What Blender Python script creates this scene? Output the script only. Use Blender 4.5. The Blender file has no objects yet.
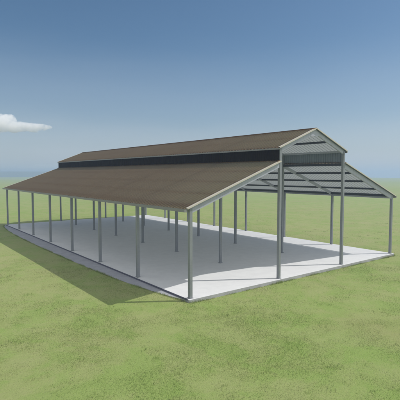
import bpy, math, random
import numpy as np
from mathutils import Vector, Matrix

R = math.radians
random.seed(7)
rng = np.random.default_rng(11)
sc = bpy.context.scene
COL = sc.collection

# ------------------------------------------------------------------ sizes (metres)
A, B, D, NF = 4.339, 4.164, 3.577, 8          # aisle width, centre width, bay, frames
W, L = 2*A + B, D*7
H1, HL, H2, H3 = 3.0, 4.575, 5.128, 5.939     # low eave, lean-to top, high eave, ridge
X1, X2, XR = A, A + B, A + B/2
S1, S2 = (HL-H1)/A, (H3-H2)/(B/2)
OV, OVE = 0.13, 0.05                          # roof overhang at eaves / at gables

# ------------------------------------------------------------------ helpers
def smooth(a, b, t):
    t = np.clip((t-a)/(b-a), 0, 1)
    return t*t*(3-2*t)

class MB:
    """collects vertices and faces for one mesh object"""
    def __init__(s): s.v, s.f, s.m = [], [], []
    def add(s, vs, fs, mi=0):
        n = len(s.v); s.v += [tuple(p) for p in vs]
        for f in fs: s.f.append([n+i for i in f]); s.m.append(mi)
    def box(s, x0, x1, y0, y1, z0, z1, mi=0):
        vs = [(x, y, z) for x in (x0, x1) for y in (y0, y1) for z in (z0, z1)]
        s.add(vs, [(0,1,3,2),(4,6,7,5),(0,4,5,1),(2,3,7,6),(0,2,6,4),(1,5,7,3)], mi)
    def beam(s, p, q, up, w, h, mi=0):
        """box from p to q, p/q on the centre of the TOP face; w sideways, h down along -up"""
        p, q, up = Vector(p), Vector(q), Vector(up)
        d = (q-p).normalized(); sd = d.cross(up).normalized(); u = sd.cross(d).normalized()
        vs = []
        for c in (p, q):
            for a in (-w/2, w/2):
                for b in (0, -h): vs.append(c + sd*a + u*b)
        s.add(vs, [(0,1,3,2),(4,6,7,5),(0,4,5,1),(2,3,7,6),(0,2,6,4),(1,5,7,3)], mi)
    def build(s, name, mats, parent=None, bevel=0, smoothf=False):
        me = bpy.data.meshes.new(name); me.from_pydata(s.v, [], s.f)
        if not isinstance(mats, (list, tuple)): mats = [mats]
        for m in mats: me.materials.append(m)
        me.polygons.foreach_set('material_index', s.m)
        if smoothf: me.polygons.foreach_set('use_smooth', [True]*len(s.f))
        me.update()
        import bmesh
        bm = bmesh.new(); bm.from_mesh(me); bmesh.ops.recalc_face_normals(bm, faces=bm.faces); bm.to_mesh(me); bm.free()
        o = bpy.data.objects.new(name, me); COL.objects.link(o)
        if parent: o.parent = parent
        if bevel:
            b = o.modifiers.new('Bevel', 'BEVEL'); b.width = bevel; b.segments = 2; b.limit_method = 'ANGLE'
        return o

def tag(o, label=None, cat=None, group=None, kind=None):
    if label: o['label'] = label
    if cat: o['category'] = cat
    if group: o['group'] = group
    if kind: o['kind'] = kind
    return o

class NT:
    def __init__(s, name, vol=False):
        s.mat = bpy.data.materials.new(name); s.mat.use_nodes = True
        s.t = s.mat.node_tree; s.t.nodes.clear()
        s.out = s.t.nodes.new('ShaderNodeOutputMaterial')
    def n(s, kind, **kw):
        nd = s.t.nodes.new('ShaderNode'+kind)
        for k, v in kw.items():
            if k.startswith('i_'):
                nd.inputs[int(k[2:])].default_value = v
            else: setattr(nd, k, v)
        return nd
    def l(s, a, b): s.t.links.new(a, b)
    def obj(s):
        if not hasattr(s, '_tc'): s._tc = s.n('TexCoord')
        return s._tc.outputs['Object']
    def noise(s, scale, detail=4, rough=.55, dist=0, vec=None, scl=None):
        nd = s.n('TexNoise'); nd.inputs['Scale'].default_value = scale
        nd.inputs['Detail'].default_value = detail; nd.inputs['Roughness'].default_value = rough
        nd.inputs['Distortion'].default_value = dist
        v = vec or s.obj()
        if scl:
            mp = s.n('Mapping'); mp.inputs['Scale'].default_value = scl; s.l(v, mp.inputs[0]); v = mp.outputs[0]
        s.l(v, nd.inputs['Vector']); return nd.outputs['Fac']
    def ramp(s, fac, stops):
        r = s.n('ValToRGB'); s.l(fac, r.inputs[0]); e = r.color_ramp.elements
        while len(e) < len(stops): e.new(0.5)
        for i, (p, c) in enumerate(stops):
            e[i].position = p; e[i].color = (*c, 1) if len(c) == 3 else c
        return r.outputs[0]
    def mix(s, fac, a, b, mode='MIX'):
        m = s.n('Mix', data_type='RGBA', blend_type=mode)
        for sock, v in ((0, fac), (6, a), (7, b)):
            if hasattr(v, 'is_output') or hasattr(v, 'links'): s.l(v, m.inputs[sock])
            else: m.inputs[sock].default_value = v if sock == 0 else (*v, 1)
        return m.outputs[2]
    def bsdf(s, col, rough=.6, metal=0, spec=.5, bump=None, bdist=.01, bstr=.5):
        b = s.n('BsdfPrincipled')
        if isinstance(col, tuple): b.inputs['Base Color'].default_value = (*col, 1)
        else: s.l(col, b.inputs['Base Color'])
        if hasattr(rough, 'links'): s.l(rough, b.inputs['Roughness'])
        else: b.inputs['Roughness'].default_value = rough
        b.inputs['Metallic'].default_value = metal
        b.inputs['Specular IOR Level'].default_value = spec
        if bump is not None:
            bp = s.n('Bump'); bp.inputs['Distance'].default_value = bdist; bp.inputs['Strength'].default_value = bstr
            s.l(bump, bp.inputs['Height']); s.l(bp.outputs[0], b.inputs['Normal'])
        s.l(b.outputs[0], s.out.inputs['Surface']); return b

# ------------------------------------------------------------------ materials
def metal_mat(name, base, rough=.5, metal=0.0, var=.18, spec=.4):
    t = NT(name)
    n1 = t.noise(1.3, 4); n2 = t.noise(24, 3, .6); n3 = t.noise(3, 5, .6, scl=(6, 6, .5))
    lo = tuple(c*(1-var) for c in base); hi = tuple(min(1, c*(1+var)) for c in base)
    c = t.ramp(n1, [(.3, lo), (.7, hi)])
    c = t.mix(.35, c, t.ramp(n2, [(.35, lo), (.65, hi)]))
    c = t.mix(.25, c, t.ramp(n3, [(.35, lo), (.62, hi)]))
    t.bsdf(c, t.ramp(n2, [(.3, (rough*.85,)*3), (.7, (min(1, rough*1.15),)*3)]), metal, spec, n2, .002, .25)
    return t.mat

M_POST = metal_mat('galvanised_post_steel', (.25, .26, .28), .45, .15)
M_RAFT = metal_mat('galvanised_rafter_steel', (.40, .41, .48), .5, .05)
M_PURL = metal_mat('dark_purlin_steel', (.035, .038, .05), .55)

M_INWALL = metal_mat('blue_grey_wall_lining', (.23, .26, .31), .55, .1, .12)
M_TRIM = metal_mat('cream_barge_paint', (.54, .50, .42), .5, 0, .08)
M_GUT = metal_mat('grey_gutter_paint', (.23, .225, .215), .45, 0, .1)
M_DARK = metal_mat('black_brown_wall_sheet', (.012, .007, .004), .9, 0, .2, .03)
M_BASE = metal_mat('dark_step_shade', (.085, .085, .12), .6)

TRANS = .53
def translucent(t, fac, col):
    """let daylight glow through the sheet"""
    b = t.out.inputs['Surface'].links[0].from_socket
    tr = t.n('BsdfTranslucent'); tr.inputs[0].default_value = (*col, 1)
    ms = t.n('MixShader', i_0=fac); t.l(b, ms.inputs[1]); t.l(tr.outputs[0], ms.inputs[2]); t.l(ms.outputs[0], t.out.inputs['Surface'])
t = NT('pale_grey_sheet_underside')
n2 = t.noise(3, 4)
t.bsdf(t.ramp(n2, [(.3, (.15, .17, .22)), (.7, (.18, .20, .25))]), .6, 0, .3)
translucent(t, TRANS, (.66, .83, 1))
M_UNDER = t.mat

t = NT('brown_roof_sheet')                       # weathered brown painted ribbed steel
n1 = t.noise(.5, 5, .6); n2 = t.noise(9, 4, .65); n3 = t.noise(1.6, 5, .7, scl=(.35, 5, .35))
c = t.ramp(n1, [(.3, (.115, .083, .060)), (.7, (.165, .124, .092))])
c = t.mix(.45, c, t.ramp(n3, [(.35, (.095, .069, .050)), (.66, (.185, .142, .108))]))
c = t.mix(.25, c, t.ramp(n2, [(.4, (.08, .058, .044)), (.62, (.19, .15, .12))]))
sp = t.n('SeparateXYZ'); t.l(t.obj(), sp.inputs[0])                     # every 0.76 m sheet weathers a little differently
dv = t.n('Math', operation='DIVIDE', i_1=.76); t.l(sp.outputs[1], dv.inputs[0])
fl = t.n('Math', operation='FLOOR'); t.l(dv.outputs[0], fl.inputs[0])
wn = t.n('TexWhiteNoise', noise_dimensions='1D'); t.l(fl.outputs[0], wn.inputs['W'])
c = t.mix(1, c, t.ramp(wn.outputs['Value'], [(0, (.80, .80, .80)), (1, (1.12, 1.10, 1.08))]), 'MULTIPLY')
# rib shading put into the colour: lighter crests, dark lines at their feet (0.19 m pitch)
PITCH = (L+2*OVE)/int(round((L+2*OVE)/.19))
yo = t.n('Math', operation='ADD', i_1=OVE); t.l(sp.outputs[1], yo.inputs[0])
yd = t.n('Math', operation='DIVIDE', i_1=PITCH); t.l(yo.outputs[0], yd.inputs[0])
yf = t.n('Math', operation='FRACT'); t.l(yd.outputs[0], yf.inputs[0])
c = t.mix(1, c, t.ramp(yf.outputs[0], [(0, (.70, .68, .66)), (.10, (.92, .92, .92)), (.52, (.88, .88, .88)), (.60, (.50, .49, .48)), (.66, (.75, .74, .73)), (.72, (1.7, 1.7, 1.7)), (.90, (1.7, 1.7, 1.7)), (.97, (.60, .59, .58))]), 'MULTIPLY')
c = t.mix(.35, c, t.ramp(t.noise(2.2, 5, .7, scl=(.12, 9, .12)), [(.42, (.07, .05, .037)), (.58, (.17, .13, .10))]))
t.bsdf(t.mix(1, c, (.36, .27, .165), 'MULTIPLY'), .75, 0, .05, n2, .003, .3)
translucent(t, TRANS, (.97, .82, .64))
M_ROOF = t.mat

t = NT('pale_concrete')
n1 = t.noise(.35, 5, .6); n2 = t.noise(2.4, 6, .65, .4); n3 = t.noise(60, 3, .6)
c = t.ramp(n1, [(.3, (.64, .64, .645)), (.7, (.70, .70, .70))])
c = t.mix(.45, c, t.ramp(n2, [(.38, (.60, .60, .605)), (.6, (.71, .71, .71))]))
c = t.mix(.2, c, t.ramp(n3, [(.35, (.58, .58, .58)), (.65, (.77, .77, .77))]))
t.bsdf(c, .8, 0, .3, n3, .002, .35)
M_SLAB = t.mat

t = NT('grey_concrete_apron')
n2 = t.noise(2.4, 6, .65, .4); n3 = t.noise(45, 3, .6)
c = t.ramp(n2, [(.35, (.30, .305, .335)), (.65, (.38, .385, .42))])
c = t.mix(.25, c, t.ramp(n3, [(.35, (.25, .25, .28)), (.65, (.44, .44, .48))]))
t.bsdf(c, .85, 0, .3, n3, .003, .4)
M_APRON = t.mat

t = NT('darker_slab_edge')                 # rough formed edge, darker than the trowelled top
n2 = t.noise(3.0, 6, .65, .4); n3 = t.noise(30, 4, .65, scl=(1, 1, 2))
c = t.ramp(n2, [(.35, (.33, .33, .34)), (.65, (.44, .44, .455))])
c = t.mix(.35, c, t.ramp(n3, [(.35, (.26, .25, .23)), (.65, (.48, .48, .49))]))
t.bsdf(c, .9, 0, .2, n3, .006, .5)
M_FORM = t.mat

GREEN_A, GREEN_B = (.180, .345, .045), (.375, .370, .180)     # fresh patch, dry patch
def grass_colour(t, vec=None):
    """the same patch pattern is used by the ground and the blades on it"""
    n1 = t.noise(.16, 4, .55, .3, vec); n2 = t.noise(.75, 5, .62, .5, vec); n3 = t.noise(5.0, 4, .65, .3, vec)
    n4 = t.noise(.022, 3, .5, 0, vec)
    c = t.ramp(n2, [(.40, GREEN_B), (.50, (.305, .355, .125)), (.58, GREEN_A)])
    c = t.mix(.36, c, t.ramp(n1, [(.38, (.35, .35, .17)), (.60, (.215, .33, .08))]))
    c = t.mix(.24, c, t.ramp(n3, [(.33, (.40, .36, .20)), (.62, (.19, .29, .065))]))
    c = t.mix(.40, c, t.ramp(n4, [(.38, (.31, .335, .14)), (.62, (.22, .34, .075))]))
    n5 = t.noise(.075, 5, .6, .6, vec)
    return t.mix(t.ramp(n5, [(.56, (0, 0, 0)), (.68, (.6, .6, .6))]), c, (.30, .275, .13))
t = NT('lawn_ground')
c = grass_colour(t)
nb = t.noise(38, 5, .7); nc = t.noise(9, 5, .7)
c = t.mix(.30, c, t.ramp(nb, [(.36, (.23, .22, .10)), (.62, (.33, .38, .14))]))
t.bsdf(c, .95, 0, .12, t.mix(.5, nb, nc), .05, .6)
M_GROUND = t.mat

t = NT('grass_blade')
c = grass_colour(t)
gi = t.n('NewGeometry').outputs['Random Per Island']
c = t.mix(.30, c, t.ramp(gi, [(0, (.27, .40, .09)), (.45, (.36, .45, .15)), (.85, (.44, .46, .21)), (1, (.50, .46, .26))]))
b = t.bsdf(c, .7, 0, .1)
gn = t.n('NewGeometry').outputs['Normal']; vm = t.n('VectorMath', operation='ADD'); t.l(gn, vm.inputs[0]); vm.inputs[1].default_value = (0, 0, 1.6)
vn = t.n('VectorMath', operation='NORMALIZE'); t.l(vm.outputs[0], vn.inputs[0]); t.l(vn.outputs[0], b.inputs['Normal'])
tr = t.n('BsdfTranslucent'); t.l(c, tr.inputs[0]); ms = t.n('MixShader', i_0=.4)
t.l(b.outputs[0], ms.inputs[1]); t.l(tr.outputs[0], ms.inputs[2]); t.l(ms.outputs[0], t.out.inputs['Surface'])
M_BLADE = t.mat

t = NT('far_hillside')
n1 = t.noise(.012, 5, .6)
t.bsdf(t.ramp(n1, [(.35, (.03, .05, .04)), (.65, (.06, .08, .05))]), 1, 0, .1)
M_HILL = t.mat

# ------------------------------------------------------------------ ground
def vnoise(x, y, s, seed):
    """smooth value noise on a lattice of spacing s"""
    r = np.random.default_rng(seed); T = r.random((64, 64))
    u, v = x/s, y/s; i, j = np.floor(u).astype(int), np.floor(v).astype(int)
    fu, fv = u-i, v-j; fu = fu*fu*(3-2*fu); fv = fv*fv*(3-2*fv)
    g = lambda a, b: T[a % 64, b % 64]
    return (g(i, j)*(1-fu)*(1-fv)+g(i+1, j)*fu*(1-fv)+g(i, j+1)*(1-fu)*fv+g(i+1, j+1)*fu*fv)-.5

APRON = [(.0, .02), (-.05, .30), (-.16, .75), (-.30, 1.5), (-.44, 2.6), (-.56, 4.0), (-.66, 6.0), (-.74, 9.0), (-.78, 12.5),
         (-.78, 16), (-.72, 19), (-.60, 21.4), (-.44, 23.2), (-.26, 24.4), (-.05, 25.1)]
def ground_z(x, y):
    left = smooth(.4, -.25, x)*smooth(-1.2, 1.2, y)
    z = -.125 + .062*left
    d = np.maximum(np.maximum(-1.3-x, x-W-.3), np.maximum(-.5-y, y-L-.5))   # distance outside the pad
    off = smooth(.0, 4, d)
    z = z + off*(.06*vnoise(x, y, 1.7, 1) + .05*vnoise(x, y, 5.3, 2))
    z = z + smooth(30, 120, d)*(.5*vnoise(x, y, 38, 3))
    r = np.hypot(x-6, y-12)
    z = z + smooth(90, 300, r)*1.0*vnoise(x, y, 120, 5)
    z = z - 30*smooth(470, 1100, r)
    return z

def axis(lo, hi, step, far, grow=1.16):
    a = list(np.arange(lo, hi+1e-6, step)); s = step; x = hi
    while x < far: s *= grow; x += s; a.append(x)
    s = step; x = lo; pre = []
    while x > -far: s *= grow; x -= s; pre.append(x)
    return np.array(pre[::-1]+a)
gx, gy = axis(-20, 26, .4, 3000), axis(-14, 36, .4, 3000)
X, Y = np.meshgrid(gx, gy, indexing='ij'); Z = ground_z(X, Y)
nx, ny = X.shape
vs = np.stack([X, Y, Z], -1).reshape(-1, 3)
ii, jj = np.meshgrid(np.arange(nx-1), np.arange(ny-1), indexing='ij')
q = (ii*ny+jj).ravel(); F = np.stack([q, q+ny, q+ny+1, q+1], -1)
me = bpy.data.meshes.new('ground'); me.from_pydata(vs.tolist(), [], F.tolist()); me.materials.append(M_GROUND)
me.polygons.foreach_set('use_smooth', [True]*len(F)); me.update()
ground = bpy.data.objects.new('ground', me); COL.objects.link(ground); tag(ground, kind='structure')

# far low hills to the left of the shed
def hills(name, az0, az1, r0, r1, top, seed, n=90, m=16):
    mb = MB()
    for i in range(n+1):
        a = R(az0+(az1-az0)*i/n)
        for j in range(m+1):
            v = j/m; r = r0+(r1-r0)*v
            x, y = r*math.sin(a), r*math.cos(a)
            e = min(1, 6*i/n, 6*(n-i)/n); e = e*e*(3-2*e)
            p = math.sin(math.pi*v)**1.3
            h = top*(1 + .10*float(vnoise(np.array(x), np.array(y), 190, seed)) + .05*float(vnoise(np.array(x), np.array(y), 60, seed+1)))
            mb.v.append((x, y, -30.5 + (h+30)*p*e))
    for i in range(n):
        for j in range(m):
            k = i*(m+1)+j; mb.f.append([k, k+m+1, k+m+2, k+1]); mb.m.append(0)
    o = mb.build(name, M_HILL, smoothf=True); tag(o, kind='structure'); return o
hills('hills', -25, 33, 600, 1000, 8.2, 21)

# ------------------------------------------------------------------ slab and apron
mb = MB(); mb.box(-.09, W+.09, -.09, L+.09, -.35, 0.0)
mb.m = [1, 1, 1, 1, 1, 0]
for i, f in enumerate(mb.f): mb.m[i] = 0 if all(mb.v[j][2] > -.01 for j in f) else 1
slab = mb.build('concrete_slab', [M_SLAB, M_FORM], bevel=.012); tag(slab, kind='structure')
mb = MB()
outer = [(x-.09, y) for x, y in APRON]; inner = [(-.088, y) for x, y in APRON]
n = len(APRON)
v = [(x, y, -.050) for x, y in inner] + [(x, y, -.050) for x, y in outer] + [(x, y, -.25) for x, y in outer]
f = [(i, i+1, n+i+1, n+i) for i in range(n-1)] + [(n+i, n+i+1, 2*n+i+1, 2*n+i) for i in range(n-1)]
mb.add(v, f); apron = mb.build('concrete_apron', M_APRON); tag(apron, kind='structure')

# ------------------------------------------------------------------ the shed
shed = bpy.data.objects.new('open_shed', None); COL.objects.link(shed)
tag(shed, 'long open-sided steel shed with raised centre roof, brown sheeting and grey posts', 'shed')

PW = .115
XS = [PW/2+.0, X1, X2, W-PW/2]
def roof_under(x):
    """height of the underside of the roof sheeting over x (sheet bottom line)"""
    if x < X1-.2: return H1+S1*x
    if x > X2+.2: return H1+S1*(W-x)
    return H2
def make_post(x, h):
    mb = MB(); mb.box(-PW/2, PW/2, -PW/2, PW/2, .012, h)
    p = mb.build('post', M_POST, shed, bevel=.008)
    b = MB(); b.box(-.078, .078, -.078, .078, .0015, .011)
    for sx in (-1, 1):
        for sy in (-1, 1):
            cx, cy = sx*.066, sy*.066
            b.box(cx-.007, cx+.007, cy-.007, cy+.007, .0111, .022)
    bp = b.build('base_plate', M_POST, p)
    return p
RD = .20                                     # rafter depth
protos = {}
for k in range(NF):
    for i, x in enumerate(XS):
        y = k*D + (PW/2 if k == 0 else -PW/2 if k == NF-1 else 0)
        h = (H1+S1*XS[0]-.06) if i in (0, 3) else H2-.05
        key = i in (0, 3)
        if key not in protos:
            p = make_post(x, h); protos[key] = p
        else:
            s = protos[key]; p = s.copy(); COL.objects.link(p); p.parent = shed
            for ch in s.children:
                c2 = ch.copy(); COL.objects.link(c2); c2.parent = p
        p.location = (x, y, 0)

# rafters: two lean-to and two centre rafters on every frame
def n_up(sx, sl): return Vector((-sx*sl, 0, 1)).normalized()
for k in range(NF):
    y = k*D + (PW/2 if k == 0 else -PW/2 if k == NF-1 else 0)
    for side in (0, 1):
        mb = MB()
        g = .012
        a = (.0, y, H1-g); b_ = (X1-.03, y, HL-g-S1*.03)
        if side: a = (W-a[0], y, a[2]); b_ = (W-b_[0], y, b_[2])
        mb.beam(a, b_, (0, 0, 1), .055 if 0 < k < NF-1 else .075, .145 if 0 < k < NF-1 else RD)
        mb.build('rafter', M_RAFT, shed)
        mb = MB()
        a = (X1-.05, y, H2-g-S2*.05); b_ = (XR-.001, y, H3-g)
        if side: a = (W-a[0], y, a[2]); b_ = (W-b_[0], y, b_[2])
        mb.beam(a, b_, (0, 0, 1), .074, .16)
        mb.build('rafter', M_RAFT, shed)
    # apex plate bolted under the ridge
    mb = MB(); yy = y + (-.0425 if k == 0 else .0425)
    mb.add([(XR-.28, yy-.004, H3-.11-.12-.06), (XR+.28, yy-.004, H3-.11-.18), (XR+.28, yy-.004, H3-.016-S2*.28), (XR, yy-.004, H3-.016), (XR-.28, yy-.004, H3-.016-S2*.28),
            (XR-.28, yy+.004, H3-.11-.12-.06), (XR+.28, yy+.004, H3-.11-.18), (XR+.28, yy+.004, H3-.016-S2*.28), (XR, yy+.004, H3-.016), (XR-.28, yy+.004, H3-.016-S2*.28)],
           [(0,1,2,3,4), (9,8,7,6,5)] + [(i, (i+1) % 5, 5+(i+1) % 5, 5+i) for i in range(5)])
    mb.build('apex_plate', M_RAFT, shed)

# purlins run the length of the shed just under the sheeting
def purlin(x, ztop, sl, w=.05, h=.085, name='purlin', mat=None):
    mb = MB(); mb.beam((x, .097, ztop), (x, L-.097, ztop), Vector((-sl, 0, 1)), w, h)
    return mb.build(name, mat or M_PURL, shed)
for side in (0, 1):
    for tt in (.25, .5, .75):
        x = X1-A*tt; z = HL-S1*A*tt-.016
        purlin(W-x if side else x, z-.006, -S1 if side else S1)
    for tt in (.52,):
        x = XR-(B/2)*tt; z = H3-S2*(B/2)*tt-.016
        purlin(W-x if side else x, z-.004, -S2 if side else S2, .05, .08)
    # eave beam over the outer posts, girts on the line of the inner posts
    x = PW/2; purlin(W-x if side else x, H1-.012, 0, .09, .16, 'eave_beam', M_RAFT)
    x = PW/2+.13; purlin(W-x if side else x, H1+S1*.18-.03, -S1 if side else S1, .06, .12, 'purlin')
    x = X1+.005; purlin(W-x if side else x, HL-.02, 0, .05, .11, 'wall_girt', M_PURL)
    x = X1+.005; purlin(W-x if side else x, H2-.012, 0, .05, .09, 'wall_girt', M_RAFT)

# ribbed roof sheeting: real ribs, running down the slope
def ribbed(p0, down, length_dir, width, length, up, pitch=.19, rib=.030, th=.006, under=.3):
    """sheet: origin p0, ribs along `down` (width), repeated along length_dir"""
    mb = MB(); n = int(round(length/pitch)); pt = length/n; prof = []
    for i in range(n):
        b0 = i*pt
        prof += [(b0, 0), (b0+pt*.60, 0), (b0+pt*.70, rib), (b0+pt*.90, rib)]
    prof.append((length, 0))
    p0, down, ld, up = Vector(p0), Vector(down), Vector(length_dir), Vector(up)
    rows = []
    for s, h in prof: rows.append((p0+ld*s+up*h, p0+ld*s+up*h+down*width, p0+ld*s+up*(h*under-th), p0+ld*s+up*(h*under-th)+down*width))
    v = [p for r in rows for p in r]; m = len(rows)
    mb.add(v, [], 0)
    for i in range(m-1):
        a, c = 4*i, 4*i+4
        mb.f += [[a, a+1, c+1, c], [a+2, c+2, c+3, a+3], [a+1, a+3, c+3, c+1], [a, c, c+2, a+2]]
        mb.m += [0, 1, 0, 0]
    mb.f += [[0, 2, 3, 1], [4*m-4, 4*m-3, 4*m-1, 4*m-2]]; mb.m += [0, 0]
    return mb
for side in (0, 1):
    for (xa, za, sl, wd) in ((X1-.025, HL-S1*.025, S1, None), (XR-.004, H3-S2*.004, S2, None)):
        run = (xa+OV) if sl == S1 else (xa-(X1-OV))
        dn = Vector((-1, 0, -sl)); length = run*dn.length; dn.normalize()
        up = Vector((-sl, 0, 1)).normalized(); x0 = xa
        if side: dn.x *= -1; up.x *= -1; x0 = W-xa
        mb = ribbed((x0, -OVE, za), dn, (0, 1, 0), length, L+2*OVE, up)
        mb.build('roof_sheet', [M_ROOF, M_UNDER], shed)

# ridge capping
mb = MB(); cw = .17
for s in (-1, 1):
    v = [(XR, -OVE-.002, H3+.050), (XR, L+OVE+.002, H3+.050), (XR+s*cw, L+OVE+.002, H3+.050-S2*cw), (XR+s*cw, -OVE-.002, H3+.050-S2*cw)]
    v += [(a, b_, c-.012) for a, b_, c in v]
    mb.add(v, [(0,1,2,3), (4,7,6,5), (0,4,5,1), (2,6,7,3), (1,5,6,2), (3,7,4,0)])
mb.build('ridge_cap', M_ROOF, shed)

# barge trim along the four gable slopes at each end
for yend, sg in ((-OVE, -1), (L+OVE, 1)):
    for side in (0, 1):
        for (xa, za, xb, zb) in ((-OV-.01, H1-S1*(OV+.01), X1-.065, HL-S1*.065), (X1-OV-.01, H2-S2*(OV+.01), XR-.001, H3)):
            if side: xa, xb = W-xa, W-xb
            mb = MB(); y = yend+sg*.014
            mb.beam((xa, y, za+.040), (xb, y, zb+.040), (0, 0, 1), .022, .043)      # outer face
            mb.beam((xa, yend-sg*.045, za+.040), (xb, yend-sg*.045, zb+.040), (0, 0, 1), .085, .010)   # top leg
            mb.build('barge_trim', M_TRIM, shed)

# gutters on the low eaves, drip trims on the high ones
for side in (0, 1):
    for (x, z, nm) in ((-OV-.02, H1-S1*OV-.006, 'gutter'), (X1-OV-.012, H2-S2*OV-.004, 'eave_trim')):
        mb = MB(); w_, h_ = (.095, .085) if nm == 'gutter' else (.03, .055)
        y0, y1 = -OVE+.004, L+OVE-.004
        if nm == 'gutter':
            t_ = .006
            mb.box(x-w_, x-w_+t_, y0, y1, z-h_, z+.004); mb.box(x-t_, x, y0, y1, z-h_, z-.004)
            mb.box(x-w_+t_, x-t_, y0, y1, z-h_, z-h_+t_)
            mb.box(x-w_-.0005, x+.0005, y0-.005, y0, z-h_-.001, z+.005); mb.box(x-w_-.0005, x+.0005, y1, y1+.005, z-h_-.001, z+.005)
        else:
            mb.box(x-w_/2, x+w_/2, y0, y1, z-h_, z+.006)
        if side: mb.v = [(W-a, b_, c) for a, b_, c in mb.v]
        mb.build(nm, M_GUT, shed)

# clerestory walls: upright ribbed sheets, near-black outside and blue grey inside
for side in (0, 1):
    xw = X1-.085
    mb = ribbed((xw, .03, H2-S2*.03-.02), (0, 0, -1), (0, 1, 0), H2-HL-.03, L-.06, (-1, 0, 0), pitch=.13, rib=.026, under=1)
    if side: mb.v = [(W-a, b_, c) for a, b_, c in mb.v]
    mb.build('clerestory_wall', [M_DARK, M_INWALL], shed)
    mb = MB(); xf = xw-.03
    mb.beam((xf-.005, -.02, HL-S1*.09+.055), (xf-.005, L+.02, HL-S1*.09+.055), (-S1, 0, 1), .14, .008)
    if side: mb.v = [(W-a, b_, c) for a, b_, c in mb.v]
    mb.build('wall_flashing', M_ROOF, shed)

# dark strip painting the shade of the slab step along the left side
mb = MB(); mb.box(-.097, -.0925, .0, L, -.044, .007); mb.box(-.0925, -.070, .0, L, .002, .007)
mb.build('step_shade_strip', M_BASE, shed)

# ------------------------------------------------------------------ grass blades
CAM = Vector((-7.8687, -10.8363, 4.0966)); YAW, PIT = .65292, -.06334
def in_apron(x, y):
    ax = np.interp(y, [p[1] for p in APRON], [p[0]-.09 for p in APRON], left=0, right=0)
    return (x < .3) & (x > ax-.01) & (y > .0) & (y < L)
def scatter(n, r0, r1, hmin, hmax, w, patchy):
    az = YAW + rng.uniform(-R(31), R(31), n); r = np.sqrt(rng.uniform(r0*r0, r1*r1, n))
    x, y = CAM.x+r*np.sin(az), CAM.y+r*np.cos(az)
    keep = ~((x > -.10) & (x < W+.10) & (y > -.10) & (y < L+.10)) & ~in_apron(x, y)
    dens = .5 + 1.1*vnoise(x, y, .9, 31) + .8*vnoise(x, y, .28, 32) + .6*vnoise(x, y, 3.1, 33)
    keep &= rng.random(n) < np.clip(.25+dens*patchy, .12, 1)*(1-smooth(24, 78, r))
    return x[keep], y[keep], dens[keep]
def blades(x, y, dens, hmin, hmax, w):
    n = len(x); z = ground_z(x, y)-.004
    h = rng.uniform(hmin, hmax, n)*(.6+.7*np.clip(dens, 0, 1.3)); ww = w*rng.uniform(.7, 1.3, n)
    a = rng.uniform(0, 2*np.pi, n); la = rng.uniform(0, 2*np.pi, n); lean = h*rng.uniform(.15, .95, n)
    dx, dy = np.cos(a)*ww/2, np.sin(a)*ww/2; lx, ly = np.cos(la)*lean, np.sin(la)*lean
    b0 = np.stack([x-dx, y-dy, z], -1); b1 = np.stack([x+dx, y+dy, z], -1)
    m0 = np.stack([x-dx*.7+lx*.35, y-dy*.7+ly*.35, z+h*.6], -1); m1 = np.stack([x+dx*.7+lx*.35, y+dy*.7+ly*.35, z+h*.6], -1)
    tp = np.stack([x+lx, y+ly, z+h], -1)
    return np.stack([b0, b1, m1, m0, tp], 1).reshape(-1, 3)
V = []
for (n, r0, r1, h0, h1, w, pt) in ((170000, 6.5, 13, .010, .032, .0055, .9), (150000, 13, 22, .010, .032, .009, .9), (150000, 22, 78, .012, .030, .018, .9)):
    x, y, dn = scatter(n, r0, r1, h0, h1, w, pt); V.append(blades(x, y, dn, h0, h1, w))
# fresher, longer tufts scattered in loose clusters
tx, ty, td = [], [], []
for q in range(520):
    a = YAW + rng.uniform(-R(31), R(31)); rr = math.sqrt(rng.uniform(45, 1600)); cx, cy = CAM.x+rr*math.sin(a), CAM.y+rr*math.cos(a)
    if float(vnoise(np.array(cx), np.array(cy), 3.1, 33)) + float(vnoise(np.array(cx), np.array(cy), 1.3, 41)) < .02: continue
    m_ = int(rng.integers(8, 34)); tx.append(cx+rng.normal(0, .10, m_)); ty.append(cy+rng.normal(0, .08, m_)); td.append(np.full(m_, rng.uniform(.6, 1.2)))
tx, ty, td = map(np.concatenate, (tx, ty, td))
kp = ~((tx > -.12) & (tx < W+.12) & (ty > -.12) & (ty < L+.12)) & ~in_apron(tx, ty)
V.append(blades(tx[kp], ty[kp], td[kp], .035, .085, .008))
# longer grass left standing along the slab and apron edges
ex, ey = [], []
for (x0, y0, x1, y1, ox, oy) in ((-.1, -.1, W+.1, -.1, 0, -1), (W+.1, -.1, W+.1, L+.1, 1, 0), (-.1, L+.1, W+.1, L+.1, 0, 1)):
    m_ = int(math.hypot(x1-x0, y1-y0)*260); u = rng.random(m_); o_ = np.abs(rng.normal(0, .045, m_))+.004
    ex.append(x0+(x1-x0)*u+ox*o_); ey.append(y0+(y1-y0)*u+oy*o_)
yy = rng.uniform(0, L, 5200); ex.append(np.interp(yy, [p[1] for p in APRON], [p[0]-.09 for p in APRON])-np.abs(rng.normal(0, .04, 5200))-.012); ey.append(yy)
ex, ey = np.concatenate(ex), np.concatenate(ey)
ed = .55+1.2*vnoise(ex, ey, .35, 51)+.8*vnoise(ex, ey, 1.1, 52); kp = ed > rng.random(len(ed))*.9
V.append(blades(ex[kp], ey[kp], ed[kp], .03, .085, .008))
V = np.concatenate(V); nb_ = len(V)//5
me = bpy.data.meshes.new('grass_blades'); me.vertices.add(len(V)); me.vertices.foreach_set('co', V.ravel().astype(np.float32))
base = np.arange(nb_)*5
idx = np.stack([base, base+1, base+2, base+3, base+3, base+2, base+4], -1).ravel()
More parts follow.
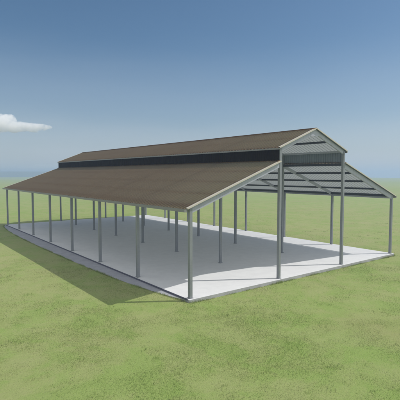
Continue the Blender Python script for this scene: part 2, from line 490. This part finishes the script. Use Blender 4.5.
me.loops.add(len(idx)); me.loops.foreach_set('vertex_index', idx.astype(np.int32))
ls = np.stack([np.arange(nb_)*7, np.arange(nb_)*7+4], -1).ravel()
me.polygons.add(len(ls)); me.polygons.foreach_set('loop_start', ls.astype(np.int32))
me.materials.append(M_BLADE); me.update(calc_edges=True); me.validate()
go = bpy.data.objects.new('grass', me); COL.objects.link(go)
tag(go, 'short green and yellowish grass covering the field around the slab', 'grass', kind='stuff')

# ------------------------------------------------------------------ clouds (real volumes, above and beyond the haze)
def cloud(name, label, dist, u0, v0, blobs, dens, seed):
    """u0,v0: bearing (deg, clockwise from +y) and elevation (deg) of the middle; blobs in metres (along, up, radius...)"""
    import bmesh
    a = R(u0); c = Vector((CAM.x+dist*math.sin(a), CAM.y+dist*math.cos(a), CAM.z+dist*math.tan(R(v0))))
    rt = Vector((math.cos(a), -math.sin(a), 0)); fw = Vector((math.sin(a), math.cos(a), 0))
    bm = bmesh.new()
    for (s, d, h, rx, ry, rz) in blobs:
        g = bmesh.ops.create_icosphere(bm, subdivisions=3, radius=1)
        for v in g['verts']:
            v.co = rt*(s+v.co.x*rx) + fw*(d+v.co.y*ry) + Vector((0, 0, h+v.co.z*rz))
    me = bpy.data.meshes.new(name); bm.to_mesh(me); bm.free()
    o = bpy.data.objects.new(name, me); COL.objects.link(o); o.location = c
    rm = o.modifiers.new('Remesh', 'REMESH'); rm.mode = 'VOXEL'; rm.voxel_size = dist*.0016
    for sz, st, nz in ((dist*.022, dist*.012, 3), (dist*.007, dist*.006, 2), (dist*.0025, dist*.0025, 2)):
        tx = bpy.data.textures.new('puff', 'CLOUDS'); tx.noise_scale = sz; tx.noise_depth = nz
        dm = o.modifiers.new('Displace', 'DISPLACE'); dm.texture = tx; dm.strength = st; dm.mid_level = .5; dm.texture_coords = 'LOCAL'
    t = NT(name+'_vapour')
    nz = t.noise(70/dist, 5, .62, .2)
    dr = t.ramp(nz, [(.36, (0, 0, 0)), (.60, (1, 1, 1))])
    mt = t.n('Math', operation='MULTIPLY', i_1=dens); t.l(dr, mt.inputs[0])
    pv = t.n('VolumePrincipled'); pv.inputs['Color'].default_value = (.995, .995, 1, 1); pv.inputs['Anisotropy'].default_value = 0
    t.l(mt.outputs[0], pv.inputs['Density']); t.l(pv.outputs[0], t.out.inputs['Volume'])
    o.data.materials.append(t.mat)
    tag(o, label, 'cloud'); return o
k = 1.93   # metres per photograph pixel at 800 m
cloud('cloud', 'flat-bottomed white puffy cloud with a tapering tail, high at the left edge of the sky', 800, 13.9, 5.95,
      [(-17*k, 0, 1*k, 17*k, 26, 6.8*k), (-10*k, 4, 4*k, 9*k, 18, 6.5*k), (0, 0, -1*k, 12*k, 20, 5*k), (10*k, -4, -1.2*k, 9*k, 16, 3.6*k), (19*k, 0, -.2*k, 8*k, 12, 2.9*k),
       (-34*k, 6, 0, 16*k, 26, 6*k), (26*k, 0, -.4*k, 5*k, 8, 1.6*k)], .14, 1)
cloud('cloud', 'small faint low cloud just above the horizon beside the far end of the roof', 1600, 17.2, 0.95,
      [(0, 0, 0, 52, 40, 9), (-45, 0, -5, 55, 40, 4.5), (40, 0, 3, 30, 30, 8)], .006, 2)

# ------------------------------------------------------------------ haze
mb = MB(); mb.box(-3600, 3600, -3600, 3600, -32, 13.5)
hz = mb.build('haze', [], None); tag(hz, 'thin bluish haze over the whole plain', 'haze', kind='stuff')
t = NT('haze_air'); pv = t.n('VolumePrincipled'); pv.inputs['Density'].default_value = .0026
pv.inputs['Color'].default_value = (.56, .69, .96, 1); pv.inputs['Anisotropy'].default_value = .25
t.l(pv.outputs[0], t.out.inputs['Volume']); hz.data.materials.append(t.mat)

# ------------------------------------------------------------------ light, sky, camera
SUN = Vector((.69, -.41, 1)).normalized()
el = math.asin(SUN.z); az = math.atan2(SUN.x, SUN.y)
w = bpy.data.worlds.new('World'); sc.world = w; w.use_nodes = True; nt = w.node_tree
bg = nt.nodes['Background']; sky = nt.nodes.new('ShaderNodeTexSky'); sky.sky_type = 'NISHITA'; sky.sun_disc = False
sky.sun_elevation = el; sky.sun_rotation = az; sky.altitude = 0; sky.air_density = 1.0; sky.dust_density = .9; sky.ozone_density = 2.6
tc = nt.nodes.new('ShaderNodeTexCoord'); va = nt.nodes.new('ShaderNodeVectorMath'); va.operation = 'ADD'; va.inputs[1].default_value = (0, 0, .012)
nt.links.new(tc.outputs['Generated'], va.inputs[0]); nt.links.new(va.outputs[0], sky.inputs[0])
# thin white cloud veil low over the horizon, broken by soft noise
sx = nt.nodes.new('ShaderNodeSeparateXYZ'); nt.links.new(tc.outputs['Generated'], sx.inputs[0])
mp = nt.nodes.new('ShaderNodeMapping'); mp.inputs['Scale'].default_value = (1, 1, 5); nt.links.new(tc.outputs['Generated'], mp.inputs[0])
nz = nt.nodes.new('ShaderNodeTexNoise'); nz.inputs['Scale'].default_value = 2.2; nz.inputs['Detail'].default_value = 5; nz.inputs['Roughness'].default_value = .5
nt.links.new(mp.outputs[0], nz.inputs['Vector'])
ma = nt.nodes.new('ShaderNodeMath'); ma.operation = 'MULTIPLY_ADD'; ma.inputs[1].default_value = -.10; nt.links.new(nz.outputs['Fac'], ma.inputs[0])
ad = nt.nodes.new('ShaderNodeMath'); ad.operation = 'ADD'; ad.inputs[1].default_value = .05; nt.links.new(sx.outputs[2], ad.inputs[0]); nt.links.new(ad.outputs[0], ma.inputs[2])
rp = nt.nodes.new('ShaderNodeValToRGB'); nt.links.new(ma.outputs[0], rp.inputs[0]); rp.color_ramp.interpolation = 'EASE'
for i, (p, v) in enumerate(((0, .78), (.07, .48), (.15, .20), (.32, 0))):
    if i > 1: rp.color_ramp.elements.new(p)
    e = rp.color_ramp.elements[i]; e.position = p; e.color = (v, v, v, 1)
hs = nt.nodes.new('ShaderNodeHueSaturation'); hs.inputs['Hue'].default_value = .494; hs.inputs['Saturation'].default_value = 1.14; nt.links.new(sky.outputs[0], hs.inputs['Color'])
mx = nt.nodes.new('ShaderNodeMix'); mx.data_type = 'RGBA'; nt.links.new(rp.outputs[0], mx.inputs[0]); nt.links.new(hs.outputs[0], mx.inputs[6])
mx.inputs[7].default_value = (6.1, 6.8, 7.7, 1)
# bright broken cumulus added behind the viewer, unseen, to raise the ambient light
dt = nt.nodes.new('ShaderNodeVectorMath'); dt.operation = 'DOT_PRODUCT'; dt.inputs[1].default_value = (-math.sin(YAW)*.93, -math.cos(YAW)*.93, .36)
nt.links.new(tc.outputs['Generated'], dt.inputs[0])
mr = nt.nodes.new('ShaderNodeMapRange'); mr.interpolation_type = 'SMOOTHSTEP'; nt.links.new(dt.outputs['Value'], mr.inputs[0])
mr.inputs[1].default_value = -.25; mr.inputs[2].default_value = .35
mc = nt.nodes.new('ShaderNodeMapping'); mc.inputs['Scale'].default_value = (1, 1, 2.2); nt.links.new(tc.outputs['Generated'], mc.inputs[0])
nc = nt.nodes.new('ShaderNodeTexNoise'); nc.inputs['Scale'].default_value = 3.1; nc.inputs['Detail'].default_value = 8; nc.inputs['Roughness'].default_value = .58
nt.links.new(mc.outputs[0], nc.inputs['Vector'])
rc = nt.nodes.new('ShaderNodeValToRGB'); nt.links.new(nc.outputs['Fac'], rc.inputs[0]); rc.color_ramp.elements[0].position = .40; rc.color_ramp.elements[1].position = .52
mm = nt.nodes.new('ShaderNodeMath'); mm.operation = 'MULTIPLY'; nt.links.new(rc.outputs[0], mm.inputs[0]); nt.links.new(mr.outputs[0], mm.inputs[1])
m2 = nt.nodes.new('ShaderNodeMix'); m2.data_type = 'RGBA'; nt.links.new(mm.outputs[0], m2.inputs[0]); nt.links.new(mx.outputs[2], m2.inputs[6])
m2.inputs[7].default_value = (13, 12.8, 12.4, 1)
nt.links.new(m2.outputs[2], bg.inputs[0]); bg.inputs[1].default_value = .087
sd = bpy.data.lights.new('sun', 'SUN'); sd.energy = 3.0; sd.angle = R(.5); sd.color = (1, .97, .92)
so = bpy.data.objects.new('sun', sd); COL.objects.link(so); so.rotation_euler = SUN.to_track_quat('Z', 'Y').to_euler(); so.location = SUN*40

cd = bpy.data.cameras.new('camera'); cam = bpy.data.objects.new('camera', cd); COL.objects.link(cam)
cd.sensor_width = 36; cd.lens = 415.537/400*36; cd.clip_end = 20000; cd.clip_start = .1
cam.location = CAM; cam.rotation_euler = (math.pi/2+PIT, 0, -YAW)
sc.camera = cam
sc.view_settings.view_transform = 'Standard'; sc.view_settings.look = 'None'; sc.view_settings.gamma = 1
sc.view_settings.exposure = 0; sc.view_settings.use_curve_mapping = False
sc.cycles.max_bounces = 14; sc.cycles.diffuse_bounces = 5; sc.cycles.volume_bounces = 12
sc.cycles.volume_max_steps = 256; sc.cycles.use_denoising = True
